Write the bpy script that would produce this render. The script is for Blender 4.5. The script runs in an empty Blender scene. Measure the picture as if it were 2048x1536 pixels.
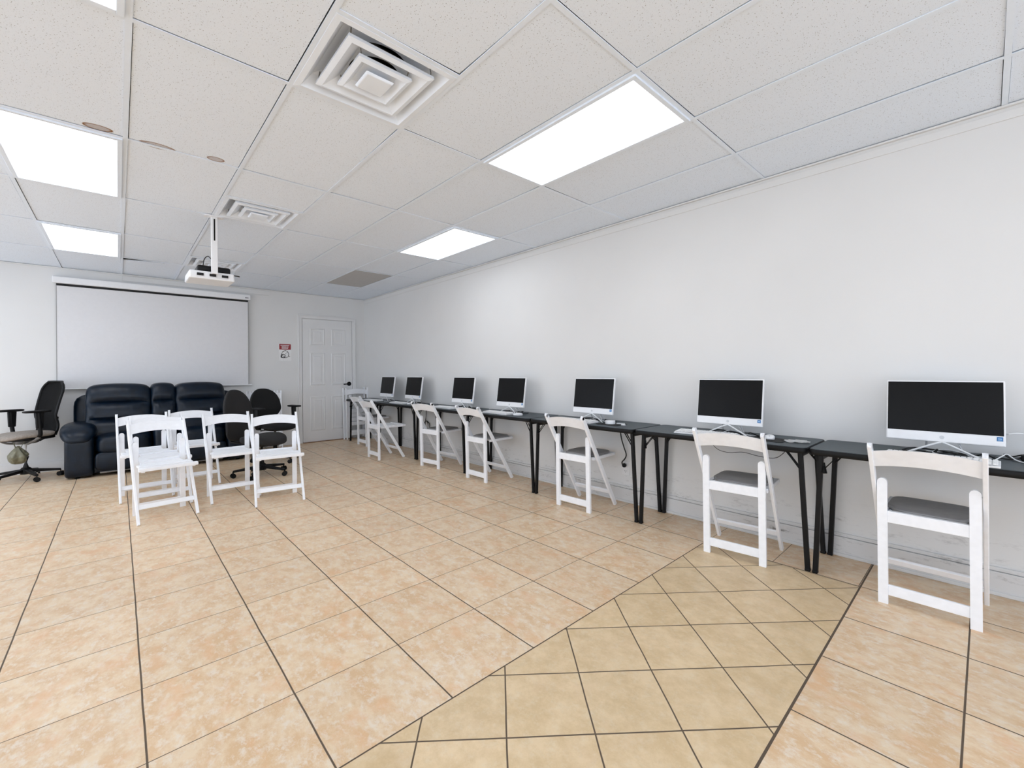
import bpy, bmesh, math, random
from mathutils import Vector, Matrix
random.seed(7)
SC = bpy.context.scene
COL = SC.collection
PI = math.pi
R = math.radians

# ------------------------------------------------------------------ room numbers
F, YAW, HY, CX, ROLL, ZC = 864.717, .7403, 742.842, 1026.995, -.0084, 1.2827
CE = 2.739          # ceiling height
XW = 3.66           # right wall face
YB = 8.45           # back wall face
XL, YF = -3.3, -3.9 # unseen left and front walls
GX, GY, GW, GL = .0399, -.0755, .6096, 1.2192   # ceiling grid

# ------------------------------------------------------------------ materials
class NT:
    def __init__(s, name):
        s.m = bpy.data.materials.new(name); s.m.use_nodes = True
        s.t = s.m.node_tree; s.n = s.t.nodes; s.l = s.t.links
        s.b = s.n['Principled BSDF']
    def node(s, typ, **kw):
        n = s.n.new(typ)
        for k, v in kw.items(): setattr(n, k, v)
        return n
    def put(s, sock, v):
        if hasattr(v, 'is_output') or isinstance(v, bpy.types.NodeSocket): s.l.new(v, sock)
        else: sock.default_value = v
    def math(s, op, a, b=None, c=None):
        n = s.node('ShaderNodeMath', operation=op)
        s.put(n.inputs[0], a)
        if b is not None: s.put(n.inputs[1], b)
        if c is not None: s.put(n.inputs[2], c)
        return n.outputs[0]
    def mix(s, f, a, b):
        n = s.node('ShaderNodeMix', data_type='RGBA')
        s.put(n.inputs[0], f); s.put(n.inputs[6], a); s.put(n.inputs[7], b)
        return n.outputs[2]
    def coords(s, scale=None):
        tc = s.node('ShaderNodeTexCoord'); o = tc.outputs['Object']
        if scale:
            mp = s.node('ShaderNodeMapping'); s.l.new(o, mp.inputs[0]); mp.inputs['Scale'].default_value = scale
            o = mp.outputs[0]
        return o
    def noise(s, vec, scale, detail=3, rough=.5):
        n = s.node('ShaderNodeTexNoise'); s.l.new(vec, n.inputs['Vector'])
        n.inputs['Scale'].default_value = scale; n.inputs['Detail'].default_value = detail; n.inputs['Roughness'].default_value = rough
        return n.outputs['Fac']
    def ramp(s, f, lo, hi, a=0., b=1.):
        n = s.node('ShaderNodeMapRange'); n.clamp = True
        s.put(n.inputs[0], f); n.inputs[1].default_value = lo; n.inputs[2].default_value = hi
        n.inputs[3].default_value = a; n.inputs[4].default_value = b
        return n.outputs[0]
    def bump(s, h, dist, strength=1.):
        n = s.node('ShaderNodeBump'); s.put(n.inputs['Height'], h)
        n.inputs['Distance'].default_value = dist; n.inputs['Strength'].default_value = strength
        s.l.new(n.outputs[0], s.b.inputs['Normal'])

def lin(r, g, b):
    f = lambda c: ((c/255+.055)/1.055)**2.4 if c > 10 else c/255/12.92
    return (f(r), f(g), f(b), 1)

def simple(name, rgb, rough=.5, metal=0., var=.03, scale=30, bump=0., spec=.5):
    t = NT(name)
    c = lin(*rgb)
    n = t.noise(t.coords(), scale, 1)
    k = t.ramp(n, .3, .7, 1-var, 1+var)
    v = t.node('ShaderNodeMix', data_type='RGBA', blend_type='MULTIPLY')
    v.inputs[0].default_value = 1; v.inputs[6].default_value = c; t.l.new(k, v.inputs[7])
    t.l.new(v.outputs[2], t.b.inputs['Base Color'])
    t.b.inputs['Roughness'].default_value = rough; t.b.inputs['Metallic'].default_value = metal
    t.b.inputs['Specular IOR Level'].default_value = spec
    if bump: t.bump(n, bump)
    return t.m

M = {}
M['resin'] = simple('white_resin', (243, 245, 249), .38, var=.02)
M['pad'] = simple('grey_vinyl', (142, 140, 139), .45, var=.06)
M['top'] = simple('charcoal_laminate', (52, 62, 68), .45, var=.08, scale=60)
M['blackmetal'] = simple('black_painted_steel', (10, 10, 11), .45, spec=.25)
M['blackrub'] = simple('black_plastic', (13, 13, 14), .5, spec=.25)
M['blackfab'] = simple('black_fabric', (12, 12, 14), .9, var=.2, scale=300, bump=.001)
M['greyfab'] = simple('dark_grey_fabric', (36, 35, 36), .9, var=.15, scale=300, bump=.001)
M['mesh'] = simple('black_mesh', (12, 11, 12), .8, var=.2, scale=400)
M['beige'] = simple('grey_beige_fabric', (150, 141, 132), .9, var=.12, scale=60)
M['chrome'] = simple('chrome', (190, 190, 190), .2, 1.)
M['greyplastic'] = simple('grey_plastic', (120, 118, 115), .4)
M['leather'] = simple('navy_leather', (3, 18, 33), .34, var=.3, scale=14, bump=.003, spec=.32)
M['white'] = simple('white_plastic', (236, 237, 239), .35, var=.01)
M['screenoff'] = simple('dark_display', (9, 9, 10), .3, var=.02, spec=.16)
M['paint'] = simple('white_gloss_paint', (226, 226, 226), .4, var=.015, scale=5)
M['trim'] = simple('white_metal_trim', (233, 242, 253), .4, var=.01)
M['ventw'] = simple('white_diffuser_metal', (236, 243, 252), .45, var=.03, scale=6)
M['dark'] = simple('dark_void', (14, 13, 12), .9)
M['duct'] = simple('duct_foil', (90, 88, 84), .5, var=.3, scale=20)
M['greypanel'] = simple('grey_panel', (188, 187, 186), .7, var=.02)
M['cloth'] = simple('matte_white_screen', (222, 222, 224), .8, var=.01)
M['black'] = simple('black_border', (10, 10, 10), .7)
M['paper'] = simple('white_paper', (236, 236, 236), .7)
M['red'] = simple('red_print', (150, 40, 48), .6)
M['ink'] = simple('black_print', (34, 22, 26), .6)
M['blue'] = simple('blue_sticker', (24, 104, 168), .4)
M['pale'] = simple('pale_print', (170, 205, 232), .5)
M['logo'] = simple('grey_print', (205, 208, 212), .3)
M['cordb'] = simple('black_cord', (18, 18, 18), .5)
M['cordw'] = simple('white_cord', (226, 228, 230), .45)
M['bag'] = simple('olive_plastic_film', (112, 110, 90), .35, var=.25, scale=25, bump=.01)
M['redwood'] = simple('wooden_sill', (150, 112, 84), .5)

def wall_mat(name, rgb, dirt):
    t = NT(name); P = t.coords()
    n = t.noise(P, 1.3, 2)
    col = t.mix(t.ramp(n, .3, .7), lin(*[c-4 for c in rgb]), lin(*rgb))
    if dirt:   # scuffs and shoe marks along the foot of the wall
        sep = t.node('ShaderNodeSeparateXYZ'); t.l.new(P, sep.inputs[0])
        z = sep.outputs[2]
        s1 = t.noise(t.coords((.5, 1.6, 9.)), 2.2, 5, .68)
        s2 = t.noise(t.coords((1., 2.5, 6.)), 9., 4, .7)
        band = t.math('MULTIPLY', t.ramp(z, .42, .16), t.ramp(z, -.02, .06))
        a = t.math('MULTIPLY', t.ramp(s1, .52, .72), t.ramp(s2, .44, .66))
        a = t.math('MULTIPLY', t.math('MULTIPLY', a, band), dirt)
        col = t.mix(a, col, lin(84, 80, 76))
    t.l.new(col, t.b.inputs['Base Color'])
    t.b.inputs['Roughness'].default_value = .55
    t.b.inputs['Specular IOR Level'].default_value = .35
    return t.m
M['wall'] = wall_mat('white_painted_wall', (226, 226, 225), 0)
M['walld'] = wall_mat('white_painted_wall_scuffed', (226, 226, 225), .8)
M['based'] = wall_mat('scuffed_baseboard', (218, 218, 218), 1.)

def ceiling_mat():
    t = NT('mineral_fibre_tile'); P = t.coords()
    col = lin(234, 242, 252)
    def dots(scale, r0, r1, keep):
        v = t.node('ShaderNodeTexVoronoi'); v.inputs['Scale'].default_value = scale; t.l.new(P, v.inputs['Vector'])
        d = t.ramp(v.outputs['Distance'], r0, r1, 1, 0)
        wn = t.node('ShaderNodeTexWhiteNoise'); t.l.new(v.outputs['Position'], wn.inputs['Vector'])
        return t.math('MULTIPLY', d, t.ramp(wn.outputs['Value'], keep, keep+.02))
    f = t.math('MAXIMUM', dots(95, .12, .2, .35), t.math('MULTIPLY', dots(190, .1, .22, .3), .7))
    c = t.mix(t.math('MULTIPLY', f, .8), col, lin(118, 116, 114))
    # three brown water rings
    sep = t.node('ShaderNodeSeparateXYZ'); t.l.new(P, sep.inputs[0])
    wob = t.noise(P, 9, 2)
    tot = None
    for (x, y, rx, ry, st) in ((-.078, 3.535, .066, .036, 1.), (.19, 3.572, .088, .042, .9), (.497, 3.533, .05, .036, .85)):
        dx = t.math('DIVIDE', t.math('SUBTRACT', sep.outputs[0], x), rx)
        dy = t.math('DIVIDE', t.math('SUBTRACT', sep.outputs[1], y), ry)
        d = t.math('SQRT', t.math('ADD', t.math('MULTIPLY', dx, dx), t.math('MULTIPLY', dy, dy)))
        d = t.math('ADD', d, t.math('MULTIPLY', t.math('SUBTRACT', wob, .5), .35))
        ring = t.math('MULTIPLY', t.ramp(d, .45, .95), t.ramp(d, .97, 1.06, 1, 0))
        body = t.ramp(d, .9, 1.05, .5, 0)
        a = t.math('MULTIPLY', t.math('MAXIMUM', ring, body), st)
        tot = a if tot is None else t.math('MAXIMUM', tot, a)
    c = t.mix(tot, c, lin(132, 88, 42))
    t.l.new(c, t.b.inputs['Base Color'])
    t.b.inputs['Roughness'].default_value = .9
    t.b.inputs['Specular IOR Level'].default_value = .1
    return t.m
M['tile'] = ceiling_mat()

def floor_mat(diag):
    t = NT('diagonal_beige_tile' if diag else 'peach_beige_tile'); P = t.coords()
    sep = t.node('ShaderNodeSeparateXYZ'); t.l.new(P, sep.inputs[0])
    x, y = sep.outputs[0], sep.outputs[1]
    wob = t.math('MULTIPLY', t.math('SUBTRACT', t.noise(P, 3.5, 2), .5), .006)
    if diag:
        a = R(-40.2); ca, sa = math.cos(a), math.sin(a)
        x0 = t.math('SUBTRACT', x, 1.675); y0 = t.math('SUBTRACT', y, .976)
        u = t.math('ADD', t.math('MULTIPLY', x0, ca), t.math('MULTIPLY', y0, sa))
        v = t.math('ADD', t.math('MULTIPLY', x0, -sa), t.math('MULTIPLY', y0, ca))
        pu = pv = .3125; wu = wv = .0058
    else:
        u = t.math('SUBTRACT', x, .0625); v = t.math('SUBTRACT', y, 1.877)
        pu, pv = .4503, .4535; wu, wv = .0062, .0036
    def line(c, p, w):
        q = t.math('DIVIDE', t.math('ADD', c, wob), p)
        fr = t.math('ABSOLUTE', t.math('SUBTRACT', t.math('FRACT', t.math('ADD', q, .5)), .5))
        d = t.math('MULTIPLY', fr, p)
        return t.ramp(d, w*.5-.0007, w*.5+.0007, 1, 0), t.math('FLOOR', q)
    l1, i1 = line(u, pu, wu); l2, i2 = line(v, pv, wv)
    g = t.math('MAXIMUM', l1, l2)
    if not diag:   # one wide joint in the near corner
        d = t.math('ABSOLUTE', t.math('SUBTRACT', y, .063))
        g = t.math('MAXIMUM', g, t.math('MULTIPLY', t.ramp(d, .0026, .004, 1, 0), t.ramp(x, 1.8, 1.82)))
    cmb = t.node('ShaderNodeCombineXYZ'); t.l.new(i1, cmb.inputs[0]); t.l.new(i2, cmb.inputs[1])
    wn = t.node('ShaderNodeTexWhiteNoise'); t.l.new(cmb.outputs[0], wn.inputs['Vector'])
    off = t.node('ShaderNodeVectorMath', operation='MULTIPLY_ADD')
    t.l.new(wn.outputs['Color'], off.inputs[0]); off.inputs[1].default_value = (9, 9, 9)
    t.l.new(t.coords((1.5, .95, 1.) if not diag else (1.2, 1., 1.)), off.inputs[2])
    P2 = off.outputs[0]
    n1 = t.noise(P2, 9., 6, .72); n2 = t.noise(P2, 24., 5, .75); n3 = t.noise(P2, 5.5, 4, .65)
    if diag:
        c = t.mix(t.ramp(n1, .38, .62), lin(207, 180, 139), lin(224, 199, 161))
        c = t.mix(t.ramp(n2, .5, .72, 0, .5), c, lin(224, 210, 184))
        c = t.mix(t.ramp(n3, .55, .75, 0, .35), c, lin(212, 182, 148))
    else:
        c = t.mix(t.ramp(n1, .40, .60), lin(216, 182, 142), lin(229, 206, 174))
        c = t.mix(t.ramp(n2, .49, .64, 0, .8), c, lin(230, 217, 200))
        c = t.mix(t.ramp(n3, .53, .68, 0, .6), c, lin(224, 178, 134))
    tone = t.ramp(wn.outputs['Value'], 0, 1, .95, 1.03)
    mul = t.node('ShaderNodeMix', data_type='RGBA', blend_type='MULTIPLY'); mul.inputs[0].default_value = 1
    t.l.new(c, mul.inputs[6]); t.l.new(tone, mul.inputs[7])
    c = t.mix(g, mul.outputs[2], lin(92, 78, 64))
    t.l.new(c, t.b.inputs['Base Color'])
    rr = t.math('ADD', t.ramp(n2, .3, .7, .3, .42), t.math('MULTIPLY', g, .4))
    t.l.new(rr, t.b.inputs['Roughness'])
    t.b.inputs['Specular IOR Level'].default_value = .4
    t.bump(t.math('MULTIPLY', g, -1.), .0012, .6)
    return t.m
M['floor'] = floor_mat(False)
M['strip'] = floor_mat(True)
def plain_grout():
    return simple('grout_line', (88, 74, 60), .8)
M['grout'] = plain_grout()

def emit(name, strength):
    t = NT(name)
    t.b.inputs['Base Color'].default_value = (.9, .9, .9, 1)
    t.b.inputs['Emission Color'].default_value = (.93, .985, 1.07, 1)
    # two tubes running the length of each fitting behind the lens
    sep = t.node('ShaderNodeSeparateXYZ'); t.l.new(t.coords(), sep.inputs[0])
    d = t.math('ABSOLUTE', t.math('SUBTRACT', t.math('ABSOLUTE', sep.outputs[0]), .13))
    k = t.ramp(d, 0, .14, strength*1.15, strength*.8)
    t.l.new(k, t.b.inputs['Emission Strength'])
    t.b.inputs['Roughness'].default_value = .4
    return t.m
LIGHT = 4.2
M['diffuser'] = emit('lit_acrylic_lens', LIGHT)

# ------------------------------------------------------------------ mesh helpers
def frame(d, up=Vector((0, 0, 1))):
    d = Vector(d).normalized()
    if abs(d.dot(up)) > .98: up = Vector((0, 1, 0))
    x = d.cross(up).normalized(); y = x.cross(d).normalized()
    return x, y, d     # x sideways, y "up"

class MB:
    def __init__(s): s.bm = bmesh.new(); s.mi = 0
    def _tag(s, fs):
        for f in fs: f.material_index = s.mi
    def hull8(s, P, bevel=0, seg=2):
        vs = [s.bm.verts.new(p) for p in P]
        fs = [s.bm.faces.new([vs[i] for i in q]) for q in ((0,3,2,1),(4,5,6,7),(0,1,5,4),(1,2,6,5),(2,3,7,6),(3,0,4,7))]
        s._tag(fs)
        if bevel:
            es = list({e for f in fs for e in f.edges})
            r = bmesh.ops.bevel(s.bm, geom=es, offset=bevel, segments=seg, affect='EDGES', profile=.5)
            s._tag(r['faces'])
        return s
    def box(s, c, d, rot=None, bevel=0, seg=2):
        c = Vector(c); h = Vector(d)/2
        P = [Vector((sx*h.x, sy*h.y, sz*h.z)) for sz in (-1, 1) for sx, sy in ((-1,-1),(1,-1),(1,1),(-1,1))]
        if rot is not None: P = [rot @ p for p in P]
        return s.hull8([p+c for p in P], bevel, seg)
    def beam(s, a, b, w, t, up=Vector((0, 0, 1)), bevel=0, w2=None, t2=None, seg=2):
        a = Vector(a); b = Vector(b); x, y, d = frame(b-a, Vector(up))
        w2 = w2 or w; t2 = t2 or t
        P = [a+x*sx*w/2+y*sy*t/2 for sx, sy in ((-1,-1),(1,-1),(1,1),(-1,1))] + [b+x*sx*w2/2+y*sy*t2/2 for sx, sy in ((-1,-1),(1,-1),(1,1),(-1,1))]
        return s.hull8(P, bevel, seg)
    def tube(s, pts, r, seg=8, closed=False):
        pts = [Vector(p) for p in pts]; n = len(pts)
        rs = r if isinstance(r, (list, tuple)) else [r]*n
        rings = []; up = None
        for i, p in enumerate(pts):
            if closed: d = pts[(i+1) % n]-pts[i-1]
            else: d = pts[min(i+1, n-1)]-pts[max(i-1, 0)]
            d.normalize()
            if up is None:
                x, y, _ = frame(d)
            else:
                x = (up - d*up.dot(d))
                x = x.normalized() if x.length > 1e-6 else frame(d)[0]
                y = d.cross(x)
            up = x
            rings.append([s.bm.verts.new(p + x*rs[i]*math.cos(2*PI*k/seg) + y*rs[i]*math.sin(2*PI*k/seg)) for k in range(seg)])
        fs = []
        for i in range(n if closed else n-1):
            A, B = rings[i], rings[(i+1) % n]
            for k in range(seg):
                fs.append(s.bm.faces.new([A[k], A[(k+1) % seg], B[(k+1) % seg], B[k]]))
        if not closed:
            fs.append(s.bm.faces.new(rings[0][::-1])); fs.append(s.bm.faces.new(rings[-1]))
        s._tag(fs); return s
    def cyl(s, a, b, r0, r1=None, seg=20): return s.tube([a, b], [r0, r0 if r1 is None else r1], seg)
    def lathe(s, prof, c=(0,0,0), seg=24, axis='z', cap=True):
        c = Vector(c); rings = []
        for r, h in prof:
            ring = []
            for k in range(seg):
                a = 2*PI*k/seg; p = (r*math.cos(a), r*math.sin(a), h)
                if axis == 'y': p = (p[0], -p[2], p[1])
                if axis == 'x': p = (p[2], p[0], p[1])
                ring.append(s.bm.verts.new(c+Vector(p)))
            rings.append(ring)
        fs = []
        for A, B in zip(rings, rings[1:]):
            for k in range(seg): fs.append(s.bm.faces.new([A[k], A[(k+1) % seg], B[(k+1) % seg], B[k]]))
        if cap: fs += [s.bm.faces.new(rings[0][::-1]), s.bm.faces.new(rings[-1])]
        s._tag(fs); return s
    def prism(s, poly, t, M4=None):
        """poly in local xy, extruded 0..t along local z, placed by M4"""
        M4 = M4 or Matrix()
        A = [s.bm.verts.new(M4 @ Vector((x, y, 0))) for x, y in poly]
        B = [s.bm.verts.new(M4 @ Vector((x, y, t))) for x, y in poly]
        n = len(poly); fs = [s.bm.faces.new(A[::-1]), s.bm.faces.new(B)]
        for k in range(n): fs.append(s.bm.faces.new([A[k], A[(k+1) % n], B[(k+1) % n], B[k]]))
        s._tag(fs); return s
    def blob(s, c, d, n=4., cuts=10, fn=None, rot=None):
        """rounded box (superellipsoid); fn(u, p) may deform: u unit coords"""
        c = Vector(c); b2 = bmesh.new()
        bmesh.ops.create_cube(b2, size=2)
        bmesh.ops.subdivide_edges(b2, edges=b2.edges[:], cuts=cuts, use_grid_fill=True)
        mp = {}
        for v in b2.verts:
            u = v.co
            # spread samples toward the rims
            u = Vector([math.copysign(abs(a)**.85, a) for a in u])
            k = (abs(u.x)**n+abs(u.y)**n+abs(u.z)**n)**(1/n)
            m = max(abs(u.x), abs(u.y), abs(u.z))
            u = u/k if k > 1e-9 else u
            p = Vector((u.x*d[0]/2, u.y*d[1]/2, u.z*d[2]/2))
            if fn: p = fn(u, p)
            if rot is not None: p = rot @ p
            mp[v.index] = s.bm.verts.new(p+c)
        b2.verts.index_update()
        for f in b2.faces: s._tag([s.bm.faces.new([mp[v.index] for v in f.verts])])
        b2.free(); return s
    def quad(s, P):
        f = s.bm.faces.new([s.bm.verts.new(p) for p in P]); s._tag([f]); return s
    def build(s, name, mat, parent=None, smooth=False, label=None):
        bmesh.ops.recalc_face_normals(s.bm, faces=s.bm.faces[:])
        me = bpy.data.meshes.new(name); s.bm.to_mesh(me); s.bm.free()
        for m in (mat if isinstance(mat, list) else [mat]): me.materials.append(m)
        if smooth:
            for p in me.polygons: p.use_smooth = True
            try: me.set_sharp_from_angle(angle=R(40))
            except Exception: pass
        o = bpy.data.objects.new(name, me); COL.objects.link(o)
        if parent: o.parent = parent
        if label: o['label'] = label
        return o

def tag(o, label, cat, group=None):
    o['label'] = label; o['category'] = cat
    if group: o['group'] = group
    return o
def thing(name, label, cat, loc=(0, 0, 0), rz=0., group=None):
    o = bpy.data.objects.new(name, None); COL.objects.link(o)
    o.empty_display_size = .1
    o.location = loc; o.rotation_euler = (0, 0, rz)
    return tag(o, label, cat, group)
def struct(o):
    o['kind'] = 'structure'; return o
def kids(o): return [c for c in COL.objects if c.parent == o]
def dup(root, loc, rz, label, group=None):
    def rec(o, par):
        c = o.copy(); COL.objects.link(c); c.parent = par
        for ch in kids(o): rec(ch, c)
        return c
    r = rec(root, None)
    r.location = loc; r.rotation_euler = (0, 0, rz); r['label'] = label
    if group: r['group'] = group
    return r
def spline(P, n=8, closed=False):
    P = [Vector(p) for p in P]; out = []; m = len(P)
    for i in range(m if closed else m-1):
        g = (lambda k: P[k % m]) if closed else (lambda k: P[min(max(k, 0), m-1)])
        a, b, c, d = g(i-1), g(i), g(i+1), g(i+2)
        for k in range(n):
            t = k/n
            out.append(.5*((2*b)+(c-a)*t+(2*a-5*b+4*c-d)*t*t+(3*b-a-3*c+d)*t**3))
    if not closed: out.append(P[-1])
    return out

# ------------------------------------------------------------------ room shell
def shell():
    m = MB(); ys0, ys1, xe = .508, 1.424, 3.205
    def q(x0, x1, y0, y1, z=0.): m.quad([(x0, y0, z), (x1, y0, z), (x1, y1, z), (x0, y1, z)])
    xs = -1.2      # the band starts well outside the view
    q(XL-.1, XW+.1, ys1, YB+.1); q(XL-.1, XW+.1, YF-.1, ys0); q(xe, XW+.1, ys0, ys1); q(XL-.1, xs, ys0, ys1)
    m.mi = 1; q(xs, xe, ys0, ys1)
    m.mi = 2
    for (x0, x1, y0, y1) in ((xs, XW, ys0-.0045, ys0+.0045), (xs, xe, ys1-.003, ys1+.003), (xe-.002, xe+.002, ys0, ys1)):
        q(x0, x1, y0, y1, .0004)
    m.mi = 0
    m.box(((XL+XW)/2, (YF+YB)/2, -.06), (XW-XL+.4, YB-YF+.4, .1))
    struct(m.build('floor', [M['floor'], M['strip'], M['grout']]))
    m = MB(); m.box((XW+.06, (YF+YB)/2, CE/2+.2), (.12, YB-YF+.24, CE+.6)); struct(m.build('wall_right', M['walld']))
    m = MB(); m.box(((XL+XW)/2, YB+.06, CE/2+.2), (XW-XL, .12, CE+.6)); struct(m.build('wall_back', M['wall']))
    # unseen sides: openings and frames added to bring in even fill daylight
    Z0, Z1, ZT = .12, 2.6, CE+.5
    def added_openings(name, axis, fixed, a0, a1, wins, n0):
        m = MB()
        def bx(u0, u1, z0, z1, th=.12, dst=None):
            d = dst or m; c = fixed-.06
            if axis == 'y': d.box((c, (u0+u1)/2, (z0+z1)/2), (th, u1-u0, z1-z0))
            else: d.box(((u0+u1)/2, c, (z0+z1)/2), (u1-u0, th, z1-z0))
        e = a0
        for w0, w1 in wins:
            bx(e, w0, -.1, ZT); bx(w0, w1, -.1, Z0); bx(w0, w1, Z1, ZT); e = w1
        bx(e, a1, -.1, ZT)
        struct(m.build(name, M['wall']))
        for k, (w0, w1) in enumerate(wins):
            f = MB(); q = max(1, round((w1-w0)/1.3))
            for i in range(q+1):
                u = w0+.025+(w1-w0-.05)*i/q; bx(u-.025, u+.025, Z0, Z1, .06, f)
            for z in (Z0, 2.05, Z1-.05): bx(w0, w1, z, z+.05, .055, f)
            struct(f.build('added_window_%d' % (n0+k), M['trim']))
    added_openings('wall_left', 'y', XL, YF-.12, YB+.12, [(-3.4, -.4), (.5, 2.1), (3.9, 8.1)], 1)
    added_openings('wall_front', 'x', YF, XL, XW, [(-2.9, 3.3)], 4)
    # baseboards: plinth, groove and small cap
    m = MB(); L = YB-YF
    m.box((XW-.009, (YF+YB)/2, .066), (.018, L, .132), bevel=.002)
    m.box((XW-.006, (YF+YB)/2, .146), (.012, L, .024), bevel=.003)
    m.box((XW-.014, (YF+YB)/2, .011), (.028, L, .022), bevel=.004)
    struct(m.build('baseboard_right', M['based']))
    m = MB()
    for x0, x1 in ((XL, 2.42), (3.48, XW-.03)):
        m.box(((x0+x1)/2, YB-.009, .066), (x1-x0, .018, .132), bevel=.002)
        m.box(((x0+x1)/2, YB-.006, .144), (x1-x0, .012, .024), bevel=.003)
    struct(m.build('baseboard_back', M['paint']))
    # ledge moulding where the right wall meets the ceiling
    m = MB(); m.box((XW-.011, (YF+YB)/2, CE-.006), (.022, YB-YF, .012), bevel=.002)
    m.box((XW-.004, (YF+YB)/2, CE-.055), (.008, YB-YF, .05), bevel=.003)
    struct(m.build('trim_1', M['wall']))
    m = MB(); m.box(((XL+XW)/2, YB-.011, CE-.006), (XW-XL, .022, .012), bevel=.002)
    m.box((1.0, YB-.006, CE-.06), (1.9, .012, .07), bevel=.002)
    struct(m.build('trim_2', M['wall']))

LIGHTS = [(-1, 1), (-1, 3), (-1, 5), (3, 1), (4, 3), (-1, -1), (3, -2), (-3, 3), (-3, 5), (-4, -1)]  # visible panels first, then unseen ones added to even the light
VENTS = [(1, 1), (1, 3), (1, 5)]
PANEL = (4, 5)
def cx_(i): return GX+GW*i
def cy_(n): return GY+GL*n
def ceiling():
    m = MB(); rnd = random.Random(3)
    i0 = math.floor((XL-GX)/GW); i1 = math.ceil((XW-GX)/GW); n0 = math.floor((YF-GY)/GL); n1 = math.ceil((YB-GY)/GL)
    g = MB(); tw = .0245
    for i in range(i0, i1):
        for n in range(n0, n1):
            if (i, n) in LIGHTS: continue
            x0, x1 = max(cx_(i), XL), min(cx_(i+1), XW); y0, y1 = max(cy_(n), YF), min(cy_(n+1), YB)
            if (i, n) == PANEL: m.mi = 1
            if (i, n) in VENTS:
                y1 = (cy_(n)+cy_(n+1))/2
                g.box(((x0+x1)/2, y1, CE+.0028), (x1-x0, tw, .004))
            a = .0015; dz = [rnd.uniform(0, .002) if rnd.random() < .5 else 0 for _ in range(4)]
            def gp(): return tw/2+rnd.choice((-.004, .0012, .0026, .0038))
            e = lambda v, lim: .0005 if abs(v-lim) < 1e-6 else gp()
            P = [(x0+gp(), y0+gp()), (x1-e(x1, XW), y0+gp()), (x1-e(x1, XW), y1-e(y1, YB)), (x0+gp(), y1-e(y1, YB))]
            if (i, n) == (0, 6): P = [(x0+a, y0+.2), (x1-a, y0+.03), (x1-a, y1-a), (x0+a, y1-a)]; dz = [.004]*4
            lo = CE+.005
            m.hull8([(p[0], p[1], lo+d) for p, d in zip(P, dz)]+[(p[0], p[1], lo+.016) for p in P])
            m.mi = 0
    # deck above the tiles, coloured near black to put shade in the gaps
    m.mi = 2; m.box(((XL+XW)/2, (YF+YB)/2, CE+.5), (XW-XL+.24, YB-YF+.24, .05)); m.mi = 0
    o = struct(m.build('ceiling', [M['tile'], M['greypanel'], M['dark']]))
    for i in range(i0+1, i1): g.box((cx_(i), (YF+YB)/2, CE+.002), (tw, YB-YF, .004)); g.box((cx_(i), (YF+YB)/2, CE+.02), (.003, YB-YF, .034))
    for n in range(n0+1, n1): g.box(((XL+XW)/2, cy_(n), CE+.0024), (XW-XL, tw, .004))
    g.build('grid', M['trim'], o)
    return o

def ceiling_light(i, n, label, proto=None):
    x, y = cx_(i+.5), cy_(n+.5)
    if proto: return dup(proto, (x, y, CE), 0, label)
    t = thing('ceiling_light', label, 'ceiling light', (x, y, CE), 0, 'recessed ceiling lights')
    w, l, fr = GW-.024, GL-.024, .026
    m = MB()
    for s in (-1, 1):
        m.box((s*(w/2-fr/2), 0, -.003), (fr, l, .014), bevel=.002)
        m.box((0, s*(l/2-fr/2), -.003), (w-2*fr, fr, .014), bevel=.002)
    m.box((0, 0, .06), (w, l, .004))
    for s in (-1, 1):
        m.box((s*w/2, 0, .03), (.003, l, .06)); m.box((0, s*l/2, .03), (w, .003, .06))
    m.build('frame', M['trim'], t)
    m = MB(); m.box((0, 0, .001), (w-2*fr+.002, l-2*fr+.002, .005)); m.build('lens', M['diffuser'], t)
    return t

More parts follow.
